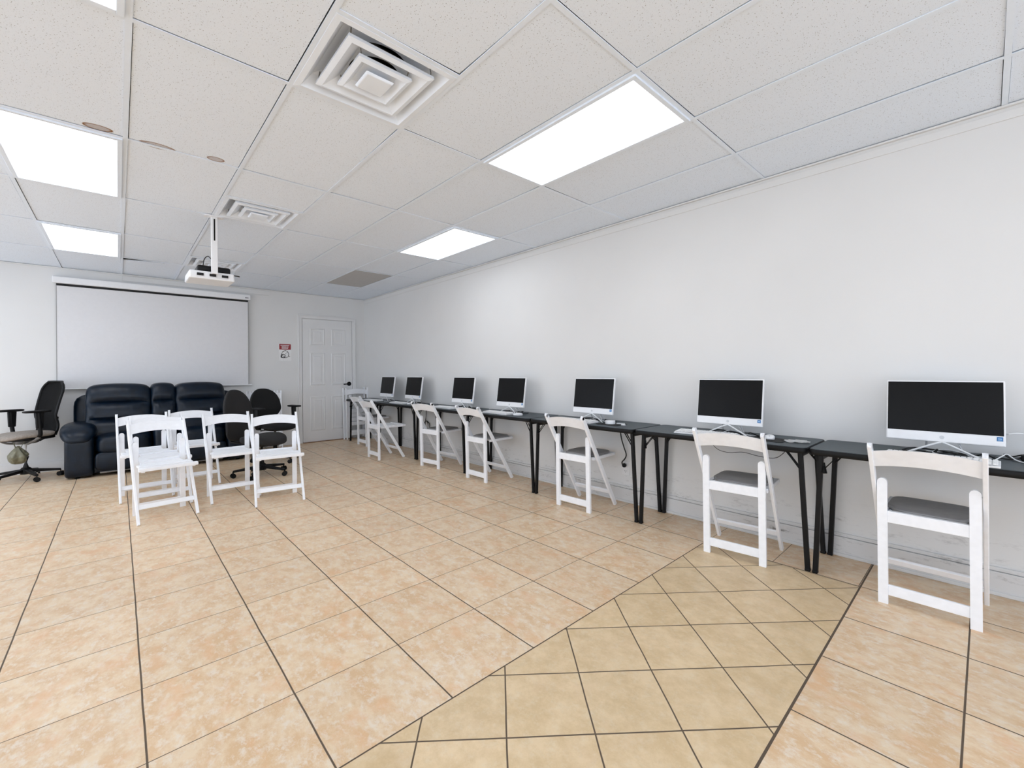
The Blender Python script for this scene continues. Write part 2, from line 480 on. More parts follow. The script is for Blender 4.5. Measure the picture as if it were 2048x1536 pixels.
def ring_frustum(m, o0, z0, i1, z1, th=.002):
    """square ring sloping from half-width o0 at z0 in to half-width i1 at z1"""
    for k in range(4):
        c, s_ = ((1,0),(0,1),(-1,0),(0,-1))[k]
        def P(h, e, z): return (c*h - s_*e*h, s_*h + c*e*h, z)
        m.hull8([P(o0,-1,z0), P(o0,1,z0), P(i1,1,z1), P(i1,-1,z1), P(o0,-1,z0+th), P(o0,1,z0+th), P(i1,1,z1+th), P(i1,-1,z1+th)])
def ceiling_vent(i, n, label, proto=None):
    x, y = cx_(i+.5), cy_(n+.75)
    if proto: return dup(proto, (x, y, CE), 0, label)
    t = thing('ceiling_vent', label, 'air vent', (x, y, CE), 0, 'square ceiling vents')
    m = MB(); H = .2945
    ring_frustum(m, H, -.002, .268, -.004); ring_frustum(m, .268, -.004, .225, .055)
    ring_frustum(m, .225, .055, .19, .07)
    # back pan with round neck hole
    N = 48; vs0 = []; vs1 = []
    for k in range(N):
        a = 2*PI*k/N; ca, sa = math.cos(a), math.sin(a); q = .192/max(abs(ca), abs(sa))
        vs0.append(m.bm.verts.new((ca*.165, sa*.165, .072))); vs1.append(m.bm.verts.new((ca*q, sa*q, .071)))
    for k in range(N): m.bm.faces.new([vs0[k], vs0[(k+1) % N], vs1[(k+1) % N], vs1[k]])
    m.build('pan', M['ventw'], t)
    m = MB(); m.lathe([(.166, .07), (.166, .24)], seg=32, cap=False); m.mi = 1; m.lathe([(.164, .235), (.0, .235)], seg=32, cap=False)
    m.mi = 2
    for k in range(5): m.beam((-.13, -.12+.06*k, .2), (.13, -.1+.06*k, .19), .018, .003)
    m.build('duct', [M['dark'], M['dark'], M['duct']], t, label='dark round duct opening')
    # stepped louvre cones
    for (o, z0, i_, z1, ii, zz, hole) in ((.214, -.002, .19, -.010, .128, .038, .12), (.135, -.008, .114, -.016, .082, .016, 0)):
        m = MB()
        ring_frustum(m, o, z0, i_, z1, .0025); ring_frustum(m, i_, z1, ii, zz, .0025); ring_frustum(m, o, z0, o-.003, z0+.014, .0015)
        if hole:
            A = []; B = []
            for k in range(48):
                an = 2*PI*k/48; ca, sa = math.cos(an), math.sin(an); q = (ii+.002)/max(abs(ca), abs(sa))
                A.append(m.bm.verts.new((ca*hole, sa*hole, zz+.001))); B.append(m.bm.verts.new((ca*q, sa*q, zz+.001)))
            for k in range(48): m.bm.faces.new([A[k], A[(k+1) % 48], B[(k+1) % 48], B[k]])
        else: m.box((0, 0, zz+.002), (2*ii+.002, 2*ii+.002, .003))
        m.build('louvre_cone', M['ventw'], t)
    m = MB(); m.hull8([(-.064,-.064,-.024),(.064,-.064,-.024),(.064,.064,-.024),(-.064,.064,-.024),(-.072,-.072,-.012),(.072,-.072,-.012),(.072,.072,-.012),(-.072,.072,-.012)], .004)
    m.build('centre_plate', M['ventw'], t)
    for sx in (-1, 1):
        for sy in (-1, 1):
            m = MB(); m.tube([(sx*.2, sy*.2, .0), (sx*.2, sy*.205, .03), (sx*.195, sy*.2, .062)], .003, 6); m.build('bracket', M['greyplastic'], t)
            m = MB(); m.tube([(sx*.11, sy*.11, -.004), (sx*.12, sy*.12, .03), (sx*.125, sy*.125, .07)], .0025, 6); m.build('bracket', M['greyplastic'], t)
    return t

def door():
    x0, x1, h = 2.485, 3.395, 2.268
    w = x1-x0; xc = (x0+x1)/2
    m = MB(); y = YB-.006
    m.box((xc, y, .012+h/2), (w, .02, h))
    o = struct(m.build('door_1', M['paint']))
    # raised panels: two small square over two tall over two tall
    sw, mul = .125, .115; pw = (w-2*sw-mul)/2
    rows = ((.21, .845), (1.05, 1.66), (1.80, 2.12))
    for z0, z1 in rows:
        for k in range(2):
            px = x0+sw+k*(pw+mul)
            m = MB(); yy = YB-.016
            # moulding ring and raised field
            a, b = (px, z0), (px+pw, z1)
            for (d0, q0, d1, q1) in ((0, 0, .018, -.007), (.018, -.007, .03, .0045), (.045, .0045, .075, -.003)):
                A = [(a[0]+d0, a[1]+d0), (b[0]-d0, a[1]+d0), (b[0]-d0, b[1]-d0), (a[0]+d0, b[1]-d0)]
                B = [(a[0]+d1, a[1]+d1), (b[0]-d1, a[1]+d1), (b[0]-d1, b[1]-d1), (a[0]+d1, b[1]-d1)]
                for j in range(4):
                    k2 = (j+1) % 4
                    m.quad([(A[j][0], yy+q0, A[j][1]), (A[k2][0], yy+q0, A[k2][1]), (B[k2][0], yy+q1, B[k2][1]), (B[j][0], yy+q1, B[j][1])])
            for d, q in ((.03, .0045), (.075, -.003)):
                m.quad([(a[0]+d, yy+q-.0002, a[1]+d), (b[0]-d, yy+q-.0002, a[1]+d), (b[0]-d, yy+q-.0002, b[1]-d), (a[0]+d, yy+q-.0002, b[1]-d)])
            m.build('door_panel', M['paint'], o)
    m = MB(); cw = .068
    for xx in (x0-.008-cw/2, x1+.008+cw/2):
        m.box((xx, YB-.012, h/2+.03), (cw, .024, h+.06), bevel=.005)
        m.box((xx+(cw/2-.012)*(1 if xx > xc else -1), YB-.016, h/2+.03), (.02, .032, h+.06), bevel=.005)
    m.box((xc, YB-.0125, h+.022+cw/2), (w+.018+2*cw, .026, cw), bevel=.005)
    m.box((xc, YB-.0165, h+.022+cw-.01), (w+.02+2*cw, .0345, .021), bevel=.005)
    m.build('door_casing', M['paint'], o)
    m = MB(); m.box((xc, YB-.03, .005), (w, .06, .01), bevel=.002); m.build('threshold', M['redwood'], o)
    m = MB(); hx, hz = 3.335, 1.068
    m.lathe([(.041, 0), (.041, .008), (.034, .014)], (hx, YB-.016, hz), 24, 'y')
    m.cyl((hx, YB-.02, hz), (hx, YB-.075, hz), .012, seg=12)
    m.tube(spline([(hx, YB-.07, hz), (hx-.05, YB-.074, hz-.002), (hx-.125, YB-.07, hz-.004)], 4), [.012]*5+[.010]*4, 10)
    m.build('door_handle', M['blackmetal'], o, True, 'black lever handle')

shell(); CEIL = ceiling(); door()
LL = ['lit ceiling panel over the room, cut off at the top left corner of the photo', 'lit ceiling panel at the left edge beside the brown water stains',
      'small-looking lit ceiling panel above the projection screen on the left', 'largest lit ceiling panel, right of the nearest square vent',
      'lit ceiling panel above the row of desks, farther from the camera', 'unseen lit ceiling panel behind the camera on the left', 'unseen lit ceiling panel behind the camera on the right',
      'unseen lit ceiling panel by the left wall beside the water stains', 'unseen lit ceiling panel by the left wall near the sofa', 'unseen lit ceiling panel by the left wall behind the camera']
p = None
for (i, n), l in zip(LIGHTS, LL):
    o = ceiling_light(i, n, l, p); p = p or o
p = None
for (i, n), l in zip(VENTS, ['large nearest square ceiling vent with stepped white louvres', 'middle square ceiling vent just in front of the projector pole', 'farthest square ceiling vent, partly hidden behind the projector']):
    o = ceiling_vent(i, n, l, p); p = p or o

# ------------------------------------------------------------------ folding chairs
def slat_mesh(top_z0, h, half, y_of, th=.016, arch=.022, bow=.014, nseg=14):
    m = MB(); rows = []
    for k in range(nseg+1):
        u = -1+2*k/nseg; x = u*half; a = arch*(1-u*u); z1 = top_z0+a; z0 = z1-h
        b = -bow*(1-u*u)
        rows.append([m.bm.verts.new(p) for p in ((x, y_of(z0)+b-th/2, z0), (x, y_of(z0)+b+th/2, z0), (x, y_of(z1)+b+th/2, z1), (x, y_of(z1)+b-th/2, z1))])
    for A, B in zip(rows, rows[1:]):
        for k in range(4): m.bm.faces.new([A[k], A[(k+1) % 4], B[(k+1) % 4], B[k]])
    m.bm.faces.new(rows[0]); m.bm.faces.new(rows[-1][::-1])
    return m
def board(m, x, w, y0, z0, y1, z1, th):
    """upright board with a rounded top"""
    d = Vector((0, y1-y0, z1-z0)); L = d.length; d.normalize(); n = Vector((0, d.z, -d.y))
    poly = [(-w/2, 0), (w/2, 0)]
    for k in range(9):
        a = PI*k/8; poly.append((w/2*math.cos(a), L-w*.5+w*.5*math.sin(a)))
    M4 = Matrix(((1, 0, 0, x), (0, d.y, n.y, y0), (0, d.z, n.z, z0), (0, 0, 0, 1)))
    M4.translation -= Vector((0, n.y, n.z))*th/2
    m.prism(poly, th, M4); return m
def folding_chair(label, padded, group):
    t = thing('folding_chair', label, 'folding chair', (0, 0, 0), 0, group)
    y_of = lambda z: .2-.52*z/.885
    dirp = Vector((0, -.52, .885)).normalized()
    rw = M['resin']
    for s in (-1, 1):
        m = MB(); m.beam((s*.2085, .2, .0), (s*.2085, -.315, .876), .02, .04, up=(0, 1, 0), bevel=.004)
        m.tube([(s*.1985, y_of(.868), .868), (s*.2185, y_of(.868), .868)], .019, 12)
        m.build('leg', rw, t)
        m = MB(); board(m, s*.1745, .042, -.18, 0, -.186, .685, .022)
        m.cyl((s*.153, -.182, .648), (s*.2, -.182, .648), .007, seg=8)
        m.build('leg', rw, t)
    slat_mesh(.842, .088, .1985, y_of).build('backrest', rw, t, True)
    m = MB(); a = y_of(.138); m.box((0, a, .138), (.398, .016, .042), Matrix.Rotation(math.atan2(.52, .885), 3, 'X'), .003); m.build('stretcher', rw, t)
    m = MB(); m.box((0, -.18, .078), (.308, .018, .056), bevel=.003); m.build('stretcher', rw, t)
    m = MB(); m.box((0, -.184, .477), (.308, .018, .062), bevel=.003); m.box((0, -.173, .497), (.3, .03, .02), bevel=.003); m.build('rail', rw, t)
    m = MB()
    if padded:
        for s in (-1, 1): m.beam((s*.178, -.12, .478), (s*.178, .232, .482), .03, .028, bevel=.004)
        m.box((0, .222, .482), (.386, .024, .028), bevel=.004); m.box((0, .05, .479), (.34, .3, .012)); m.box((0, -.152, .484), (.296, .02, .022), bevel=.003)
    else:
        for k in range(4): m.box((0, -.122+.073*k, .486), (.384 if k > 1 else .296, .058, .018), bevel=.004)
        for s in (-1, 1): m.beam((s*.14, -.14, .468), (s*.178, .22, .472), .026, .024, bevel=.003)
        m.box((0, .212, .484), (.418, .046, .03), bevel=.005)
    m.build('seat', rw, t)
    if padded:
        m = MB()
        def fn(u, p):
            if p.y < -.1: p.x *= .86
            return p
        m.blob((0, .036, .5), (.345, .355, .034), 6, 8, fn); m.build('seat_pad', M['pad'], t, True, 'grey padded vinyl seat')
    return t
desk = 'white folding chairs along the desks'; grp = 'white folding chairs gathered before the sofa'
DC = [(3.27, .215, 0, 1, 'white folding chair with grey seat at the nearest desk, rightmost in the photo'),
      (3.255, 1.18, 5, 1, 'white folding chair with grey seat before the desk with the white mouse and crumpled paper'),
      (3.30, 2.61, 2, 1, 'white grey-seated folding chair, third desk chair from the camera, left of the outlet cord'),
      (3.30, 4.08, 0, 1, 'white folding chair with grey seat, fourth desk chair from the camera'),
      (3.275, 5.095, 7, 1, 'white grey-seated folding chair, fifth desk chair from the camera, by the looped cord'),
      (2.99, 6.18, 0, 0, 'all-white slatted folding chair pulled out from the desks, seat seen from the side'),
      (3.35, 7.43, 0, 1, 'farthest white desk chair, half hidden behind the pulled-out white one')]
pad = whi = None
for x, y, a, pd, l in DC:
    pr_ = pad if pd else whi
    if pr_ is None:
        o = folding_chair(l, pd, desk); o.location = (x, y, 0); o.rotation_euler = (0, 0, R(-90+a))
        if pd: pad = o
        else: whi = o
    else: dup(pr_, (x, y, 0), R(-90+a), l, desk)
FC = [(.3015, 5.077, 186.6, 'front white folding chair before the sofa, nearest of the group, with another close behind it'),
      (.31, 5.54, 184, 'white folding chair tucked directly behind the nearest one of the sofa group'),
      (.205, 6.0, 183, 'leftmost white folding chair of the group before the sofa'),
      (.875, 5.34, 181, 'white folding chair of the sofa group, left neighbour of the rightmost one'),
      (1.197, 4.883, 172.2, 'rightmost white folding chair of the group, before the black office chairs'),
      (.655, 6.25, 181, 'rearmost white folding chair of the group, closest to the sofa seat')]
for x, y, a, l in FC:
    c = dup(whi, (x, y, 0), R(a), l, grp); c.scale = (1, 1, .97)

def folded_chair(label, group):
    """the same chair folded flat, standing upright in the xz plane"""
    t = thing('folded_chair', label, 'folding chair', (0, 0, 0), 0, group); rw = M['resin']
    for s in (-1, 1):
        m = MB(); m.beam((s*.2085, 0, 0), (s*.2085, 0, .99), .02, .04, up=(0, 1, 0), bevel=.004); m.build('leg', rw, t)
        m = MB(); board(m, s*.1745, .042, .0, .03, 0, .72, .022); m.build('leg', rw, t)
    slat_mesh(.945, .09, .1985, lambda z: 0.).build('backrest', rw, t, True)
    m = MB(); m.box((0, 0, .15), (.398, .016, .045), bevel=.003); m.build('stretcher', rw, t)
    m = MB(); m.box((0, -.006, .1), (.308, .016, .05), bevel=.003); m.build('stretcher', rw, t)
    m = MB()
    for k in range(4): m.box((0, 0, .30+.082*k), (.3, .02, .074), bevel=.004)
    m.build('seat', rw, t)
    return t
fp = folded_chair('flat folded white chair standing against the back wall in the corner, front of two', 'folded chairs in the far corner')
fp.location = (3.44, 8.27, 0); fp.rotation_euler = (R(-3), 0, R(0))
o = dup(fp, (3.41, 8.345, 0), 0, 'flat folded white chair in the corner behind the other, edge showing beside the door', 'folded chairs in the far corner'); o.rotation_euler = (R(-3), 0, 0)
for k, l in enumerate(['folded white chair leaning on the back wall behind the office chairs, front of three', 'folded white chair leaning on the back wall, middle of the three behind the office chairs', 'folded white chair leaning on the back wall, rearmost of the three']):
    o = dup(fp, (1.86-.035*k, 8.17+.065*k, 0), 0, l, 'folded chairs behind the office chairs'); o.rotation_euler = (R(-4), 0, 0)

# ------------------------------------------------------------------ desks (folding tables)
TZ, TD, TLN, TX = .79, .505, 1.222, 3.398
def rrect(w, l, r, n=6):
    P = []
    for sx, sy, a0 in ((1, 1, 0), (-1, 1, 90), (-1, -1, 180), (1, -1, 270)):
        for k in range(n+1):
            a = R(a0+90*k/n); P.append((sx*(w/2-r)+r*math.cos(a), sy*(l/2-r)+r*math.sin(a)))
    return P
def folding_table(label):
    t = thing('folding_table', label, 'table', (0, 0, 0), 0, 'black folding tables in a row along the right wall')
    m = MB(); m.prism(rrect(TD-.012, TLN-.012, .04), .006, Matrix.Translation((0, 0, TZ-.006))); m.build('tabletop', M['top'], t)
    m = MB(); prof = ((.004, .0), (0, -.006), (0, -.026), (.006, -.034), (.02, -.036))
    rings = [[m.bm.verts.new((x, y, TZ-.003+dz)) for x, y in rrect(TD-2*i, TLN-2*i, .046-i)] for i, dz in prof]
    for A, B in zip(rings, rings[1:]):
        for k in range(len(A)): m.bm.faces.new([A[k], A[(k+1) % len(A)], B[(k+1) % len(B)], B[k]])
    m.bm.faces.new(rings[-1]); m.bm.faces.new(rings[0][::-1])
    m.build('edge_band', M['blackrub'], t, True)
    for sy in (-1, 1):
        for sx in (-1, 1):
            x = -.168 if sx < 0 else .218
            m = MB(); yt, yb = sy*(TLN/2-.052), sy*(TLN/2-.016)
            m.beam((x, yt, TZ-.03), (x, yb, 0), .028, .028, up=(1, 0, 0), bevel=.005)
            m.box((x, yb, .008), (.032, .03, .016), bevel=.004)
            lg = m.build('leg', M['blackmetal'], t); legs = (legs if sx > 0 else []) + [lg]
        m = MB(); yt = sy*(TLN/2-.054)
        m.beam((-.168, yt, TZ-.06), (.218, yt, TZ-.06), .022, .022, bevel=.004); m.build('crossbar', M['blackmetal'], t)
        for dx in (-.012, .012):
            for lg, xa, xb in ((legs[0], -.168, -.15), (legs[1], .218, .19)):
                m = MB(); m.tube([(xa+dx, sy*(TLN/2-.05), TZ-.15), (xb+dx, sy*(TLN/2-.14), TZ-.036)], .005, 6); m.build('brace', M['blackmetal'], lg)
        if sy > 0: m = MB(); m.tube([(-.168, yt-.01, TZ-.09), (-.192, yt-.02, TZ-.15)], [.007, .014], 8); m.build('lever', M['blackrub'], legs[0])
    return t
ft = None
TL = ['black folding table nearest the camera, at the right edge of the photo', 'black folding table second from the camera, with crumpled paper', 'black folding table third from the camera, with a small white tape roll',
      'black folding table fourth from the camera', 'black folding table fifth from the camera', 'black folding table sixth from the camera, beside the pulled-out white chair', 'farthest black folding table, in the room corner by the door']
TY = [.14+1.23*k for k in range(7)]
for y, l in zip(TY, TL):
    if ft is None: ft = folding_table(l); ft.location = (TX, y, 0)
    else: dup(ft, (TX, y, 0), 0, l)

# ------------------------------------------------------------------ computers
def computer(label):
    """all-in-one, screen toward -x, origin on the table under the chin"""
    t = thing('desktop_computer', label, 'computer', (0, 0, 0), 0, 'white all-in-one computers')
    W, H = .476, .348; zb = .076; tilt = math.atan2(.05, H)
    RT = Matrix.Rotation(tilt, 4, 'Y'); O = Vector((0, 0, zb))
    T4 = Matrix.Translation(O) @ RT
    def place(o): o.matrix_local = T4
    m = MB(); m.box((.012, 0, H/2), (.024, W, H), bevel=.006); m.blob((.03, 0, H*.42), (.03, W*.8, H*.7), 6, 6)
    hs = m.build('housing', M['white'], t); place(hs)
    m = MB(); m.box((-.0008, 0, .056+(H-.064)/2), (.003, W-.014, H-.064), bevel=.001); place(m.build('screen', M['screenoff'], t, label='black switched-off screen'))
    m = MB(); m.box((-.0007, -W/2+.021, .04), (.002, .022, .022)); m.mi = 1
    m.box((-.0017, -W/2+.021, .041), (.001, .014, .005)); m.box((-.0017, -W/2+.021, .033), (.001, .016, .002)); m.build('sticker', [M['blue'], M['pale']], hs, label='small blue sticker')
    m = MB(); m.lathe([(.010, 0), (.010, .0012)], (-.0012, 0, .027), 20, 'x'); m.build('emblem', M['logo'], hs)
    m = MB()   # bent rod stand: two splayed front feet and a rear prop
    top = Vector((.012, 0, zb+.004))
    m.tube(spline([(-.03, .15, .004), (-.018, .09, .035), (.0, .012, zb-.004), (.0, -.012, zb-.004), (-.018, -.09, .035), (-.03, -.15, .004)], 5), .0052, 8)
    m.tube([(.03, .06, zb+.05), (.12, .075, .004), (.12, -.075, .004), (.03, -.06, zb+.05)], .0055, 8)
    m.build('stand', M['cordw'], t, True)
    return t
CY = [.172, 1.326, 2.60, 3.805, 4.765, 6.09, 6.99]
CL = ['white all-in-one computer with black screen, largest and rightmost in the photo', 'white all-in-one computer left of the crumpled paper, second from the camera',
      'white all-in-one computer third from the camera, beside the white tape roll', 'white all-in-one computer fourth from the camera',
      'white all-in-one computer fifth from the camera', 'white all-in-one computer sixth from the camera, second from the far corner', 'white all-in-one computer farthest from the camera, next to the far corner']
cp = None; XS = 3.402
for y, l in zip(CY, CL):
    if cp is None: cp = computer(l); cp.location = (XS, y, TZ)
    else: dup(cp, (XS, y, TZ), 0, l)

def keyboard(label):
    t = thing('keyboard', label, 'keyboard', (0, 0, 0), 0, 'white keyboards')
    m = MB(); W, D = .44, .135
    m.hull8([(-D/2,-W/2,0),(D/2,-W/2,0),(D/2,W/2,0),(-D/2,W/2,0),(-D/2,-W/2,.010),(D/2,-W/2,.02),(D/2,W/2,.02),(-D/2,W/2,.010)], .003); m.build('case', M['white'], t)
    m = MB()
    for r in range(5):
        x = -D/2+.016+r*.0225
        for k in range(19):
            if r == 0 and 4 < k < 9: continue
            m.box((x, -W/2+.018+k*.0224, .0155+.0745*(x+D/2)), (.018, .0185, .006), bevel=.0015, seg=1)
        if r == 0: m.box((x, -W/2+.018+6.5*.0224, .0155+.0745*(x+D/2)), (.018, .088, .006))
    m.build('keys', M['paper'], t)
    return t
KB = [(3.222, .175, -1, 'white keyboard behind the backrest of the nearest chair'), (3.40, 1.44, 2, 'white keyboard showing left of the second chair, before the second computer'),
      (3.335, 2.70, 0, 'white keyboard behind the third desk chair, left of the tape roll'), (3.345, 3.87, 0, 'white keyboard right of the fourth chair, under the fourth computer'),
      (3.37, 4.98, 0, 'white keyboard under the fifth computer from the camera'), (3.37, 6.28, 0, 'white keyboard under the sixth computer from the camera'), (3.39, 7.25, 8, 'white keyboard farthest from the camera')]
kp = None
for x, y, a, l in KB:
    x = min(x, 3.283)
    if kp is None: kp = keyboard(l); kp.location = (x, y, TZ+.0005); kp.rotation_euler = (0, 0, R(a))
    else: dup(kp, (x, y, TZ+.0005), R(a), l)
def mouse(label):
    t = thing('computer_mouse', label, 'mouse', (0, 0, 0), 0, 'white computer mice')
    m = MB()
    def fn(u, p):
        if p.z < -.004: p.z = -.012
        p.z *= 1-.35*max(0, -u.x); return p
    m.blob((0, 0, .0125), (.11, .062, .036), 2.6, 8, fn); m.build('shell', M['white'], t, True)
    m = MB(); m.cyl((-.03, -.003, .024), (-.03, .003, .024), .006, seg=10); m.build('wheel', M['greyplastic'], t)
    return t
def mousepad(y, x, label, a=0):
    m = MB(); m.prism(rrect(.19, .22, .012, 3), .0025); o = m.build('mouse_pad', M['black']); o.location = (x, y, TZ+.0004); o.rotation_euler = (0, 0, R(a))
    return tag(o, label, 'mouse pad', 'black mouse pads')
mousepad(1.035, 3.36, 'black mouse pad under the white mouse, left of the crumpled paper')
mousepad(2.33, 3.345, 'black mouse pad under the white tape roll')
mp_ = mouse('white mouse on the black pad left of the crumpled paper'); mp_.location = (3.37, 1.03, TZ+.003); mp_.rotation_euler = (0, 0, R(15))
dup(mp_, (3.29, 3.535, TZ+.0005), R(-25), 'white mouse right of the keyboard on the fourth desk')
dup(mp_, (3.30, 4.66, TZ+.0005), R(-10), 'white mouse right of the keyboard on the fifth desk')
dup(mp_, (3.29, 5.95, TZ+.0005), R(5), 'white mouse right of the keyboard on the sixth desk')
m = MB(); m.lathe([(.028, 0), (.028, .03), (.044, .03), (.046, .026), (.046, .002), (.044, 0)], (0, 0, 0), 28, cap=False); m.lathe([(.028, .001), (.0, .001)], seg=28, cap=False); m.lathe([(.028, .03), (.022, .027), (.0, .027)], seg=28, cap=False)
o = m.build('tape_roll', M['white'], None, True); o.location = (3.345, 2.345, TZ+.003); tag(o, 'small round white tape roll on the black mouse pad', 'roll')
m = MB(); m.box((0, 0, .004), (.03, .075, .008), bevel=.003)
o = m.build('remote_control', M['logo']); o.location = (3.39, 2.262, TZ+.003); o.rotation_euler = (0, 0, R(10)); tag(o, 'thin pale strip lying right of the tape roll', 'small object')
m = MB(); m.lathe([(.02, 0), (.022, .004), (.016, .009)], seg=18); o = m.build('bottle_cap', M['white'], None, True); o.location = (3.345, 2.205, TZ+.0005); tag(o, 'tiny white round cap on the table near the tape roll', 'cap')
# crumpled paper
m = MB(); rnd = random.Random(11); N = 9; G = []
for i in range(N):
    row = []
    for j in range(N):
        u, v = i/(N-1)*2-1, j/(N-1)*2-1
        row.append(m.bm.verts.new((u*.058*(1-.12*v*v)+rnd.uniform(-.005, .005), v*.072*(1-.2*u*u)+rnd.uniform(-.006, .006), .003+.016*rnd.random()*(1-.5*max(abs(u), abs(v))))))
    G.append(row)
for i in range(N-1):
    for j in range(N-1): m.bm.faces.new([G[i][j], G[i+1][j], G[i+1][j+1], G[i][j+1]])
bmesh.ops.solidify(m.bm, geom=m.bm.faces[:], thickness=.0012)
o = m.build('crumpled_paper', M['paper']); o.location = (3.365, .862, TZ+.001); o.rotation_euler = (0, 0, R(20)); tag(o, 'crumpled white paper at the end of the second table', 'paper')

# cables
def cable(P, r, mat, label, group=None, n=8, name='cable'):
    m = MB(); m.tube(spline(P, n), r, 8)
    return tag(m.build(name, mat, None, True), label, 'cable', group)
def tangle(y, seed, which, lw):
    rnd = random.Random(seed)
    # on the table behind the feet of the stand: black power lead and a white lead
    P = []
    for k in range(9):
        P.append((XS+.04+rnd.uniform(-.03, .07), y-.14+.034*k+rnd.uniform(-.03, .03), TZ+.006+(.026*rnd.random() if k % 2 else 0)))
    P += [(XS+.06, y+.17, TZ+.006), (XS+.1, y+.1, TZ+.02), (XS+.06, y-.1, TZ+.008), (XS+.0, y-.16, TZ+.03), (XS+.05, y-.2, TZ+.006), (XS+.12, y-.2, TZ+.006)]
    cable(P, .0042, M['cordb'], 'black leads coiled on the table under the ' + which, 'black leads under the computers', 6)
    Q = [(XS+.035, y-.06, TZ+.075), (XS+.04, y-.09, TZ+.02), (XS-.03, y-.12, TZ+.006), (XS-.06, y-.05, TZ+.006), (XS+.03, y+.04, TZ+.012), (XS+.05, y-.02, TZ+.03), (XS+.0, y-.15, TZ+.012), (XS+.06, y-.2, TZ+.006)]
    if lw: cable(Q, .0026, M['cordw'], 'white lead under the ' + which, 'white leads under the computers', 6)
NAMES = ['largest computer at the right of the photo', 'second computer from the camera', 'third computer from the camera', 'fourth computer from the camera', 'fifth computer from the camera', 'sixth computer from the camera', 'farthest computer by the corner']
for k, (y, w) in enumerate(zip(CY, NAMES)): tangle(y, 20+k, w, True)
cable([(3.46, -.07, .93), (3.52, -.13, .93), (3.56, -.2, .88), (3.6, -.27, .84), (3.6, -.33, TZ+.004), (3.52, -.36, TZ+.004)], .0028, M['cordw'], 'white cable arching out from behind the largest computer at the right edge')
cable([(3.3, -.01, TZ+.004), (3.38, -.05, TZ+.03), (3.43, -.07, TZ+.036), (3.44, -.1, TZ+.01), (3.41, -.14, TZ+.004), (3.42, -.24, TZ+.004)], .0028, M['cordw'], 'white cable curling onto the nearest table beside the power brick')
t = thing('power_brick', 'black power brick with its cable on the nearest table at the right edge', 'power adapter', (3.5, -.12, TZ))
m = MB(); m.box((0, -.06, .017), (.05, .12, .032), Matrix.Rotation(R(-8), 3, 'Z'), .006); m.build('case', M['blackrub'], t)
m = MB(); m.tube(spline([(0, .0, .012), (-.01, .03, .006), (.02, .06, .024), (.05, .03, .012), (.02, -.01, .03), (-.03, .02, .01), (-.02, .07, .006), (.03, .12, .006)], 6), .0034, 8); m.build('cord', M['cordb'], t, True)
# cords hanging below the tables
cable([(3.62, 2.42, .745), (3.62, 2.42, .7), (3.615, 2.405, .62), (3.625, 2.385, .54), (3.625, 2.36, .47), (3.61, 2.365, .43), (3.6, 2.39, .395), (3.6, 2.385, .368)], .006, M['cordb'], 'black power cord hanging from the third table to the wall outlet')
t = thing('wall_outlet', 'white double wall outlet with a black plug under the third table', 'outlet', (XW, 2.385, .33))
m = MB(); m.box((-.004, 0, 0), (.008, .085, .135), bevel=.003); m.build('cover_plate', M['paint'], t)
for z in (.03, -.03):
    m = MB(); m.lathe([(.02, 0), (.02, .002)], (-.0105, 0, z), 18, 'x'); m.mi = 1
    for s in (-1, 1): m.box((-.0108, s*.007, z+.003), (.001, .003, .009))
    m.box((-.0108, 0, z-.009), (.001, .005, .005)); m.build('socket', [M['paint'], M['ink']], t)
m = MB(); m.lathe([(.019, 0), (.021, .012), (.012, .032)], (-.042, 0, .03), 16, 'x'); m.build('plug', M['blackrub'], t, True)
cable([(3.63, 6.05, .75), (3.63, 6.055, .58)] + [(3.63+.012*math.sin(k), 6.06+.05*math.sin(k*.9)*(1+.1*k % 2), .5-.035*abs(6-k)*0-.19*(.5-.5*math.cos(k*.9))) for k in range(1, 15)] + [(3.63, 6.06, .5)], .006, M['cordb'], 'looped black cord hanging under the sixth table')
cable([(3.62, 4.545, .75), (3.625, 4.55, .6), (3.62, 4.565, .48), (3.63, 4.56, .3), (3.64, 4.56, .22)], .0035, M['cordb'], 'thin black cord hanging behind the fourth desk chair')
cable([(3.3, 1.42, .748), (3.3, 1.36, .69), (3.3, 1.28, .675), (3.3, 1.18, .69), (3.3, 1.07, .675), (3.3, .97, .68), (3.3, .9, .748)], .002, M['cordb'], 'thin dark wire sagging below the second table')

# ------------------------------------------------------------------ projector, screen, sign
t = thing('projector', 'white projector hanging from the ceiling on a white pole', 'projector', (.66, 4.8, CE))
m = MB(); m.hull8([(-.19, .02, -.585), (.165, .02, -.585), (.165, .36, -.585), (-.19, .36, -.585), (-.185, .03, -.51), (.16, .03, -.51), (.16, .35, -.51), (-.185, .35, -.51)], .012)
m.build('body', M['white'], t)
m = MB()
for x in (-.105, -.01, .085): m.box((x, .02, -.545), (.05, .012, .022), bevel=.002)
m.build('port', M['black'], t)
m = MB(); m.box((.01, .2, -.478), (.26, .24, .062), bevel=.016); m.build('rear_unit', M['blackrub'], t)
m = MB(); m.box((0, .0, -.27), (.05, .03, .53), bevel=.004); m.mi = 1; m.box((.0, -.0155, -.13), (.012, .002, .2)); m.build('pole', [M['white'], M['dark']], t)
m = MB(); m.prism(rrect(.15, .07, .02, 4), .012, Matrix.Translation((0, 0, -.014)))
for sx in (-.055, .055): m.cyl((sx, -.02, -.018), (sx, -.02, -.01), .006, seg=8)
m.build('ceiling_plate', M['white'], t)
m = MB(); m.tube(spline([(-.02, .02, -.4), (-.045, .04, -.37), (-.07, .06, -.4), (-.075, .1, -.46)], 6), .004, 8)
m.tube(spline([(.16, .15, -.5), (.2, .13, -.505), (.22, .12, -.51)], 5), .005, 8); m.build('cord', M['cordb'], t, True)

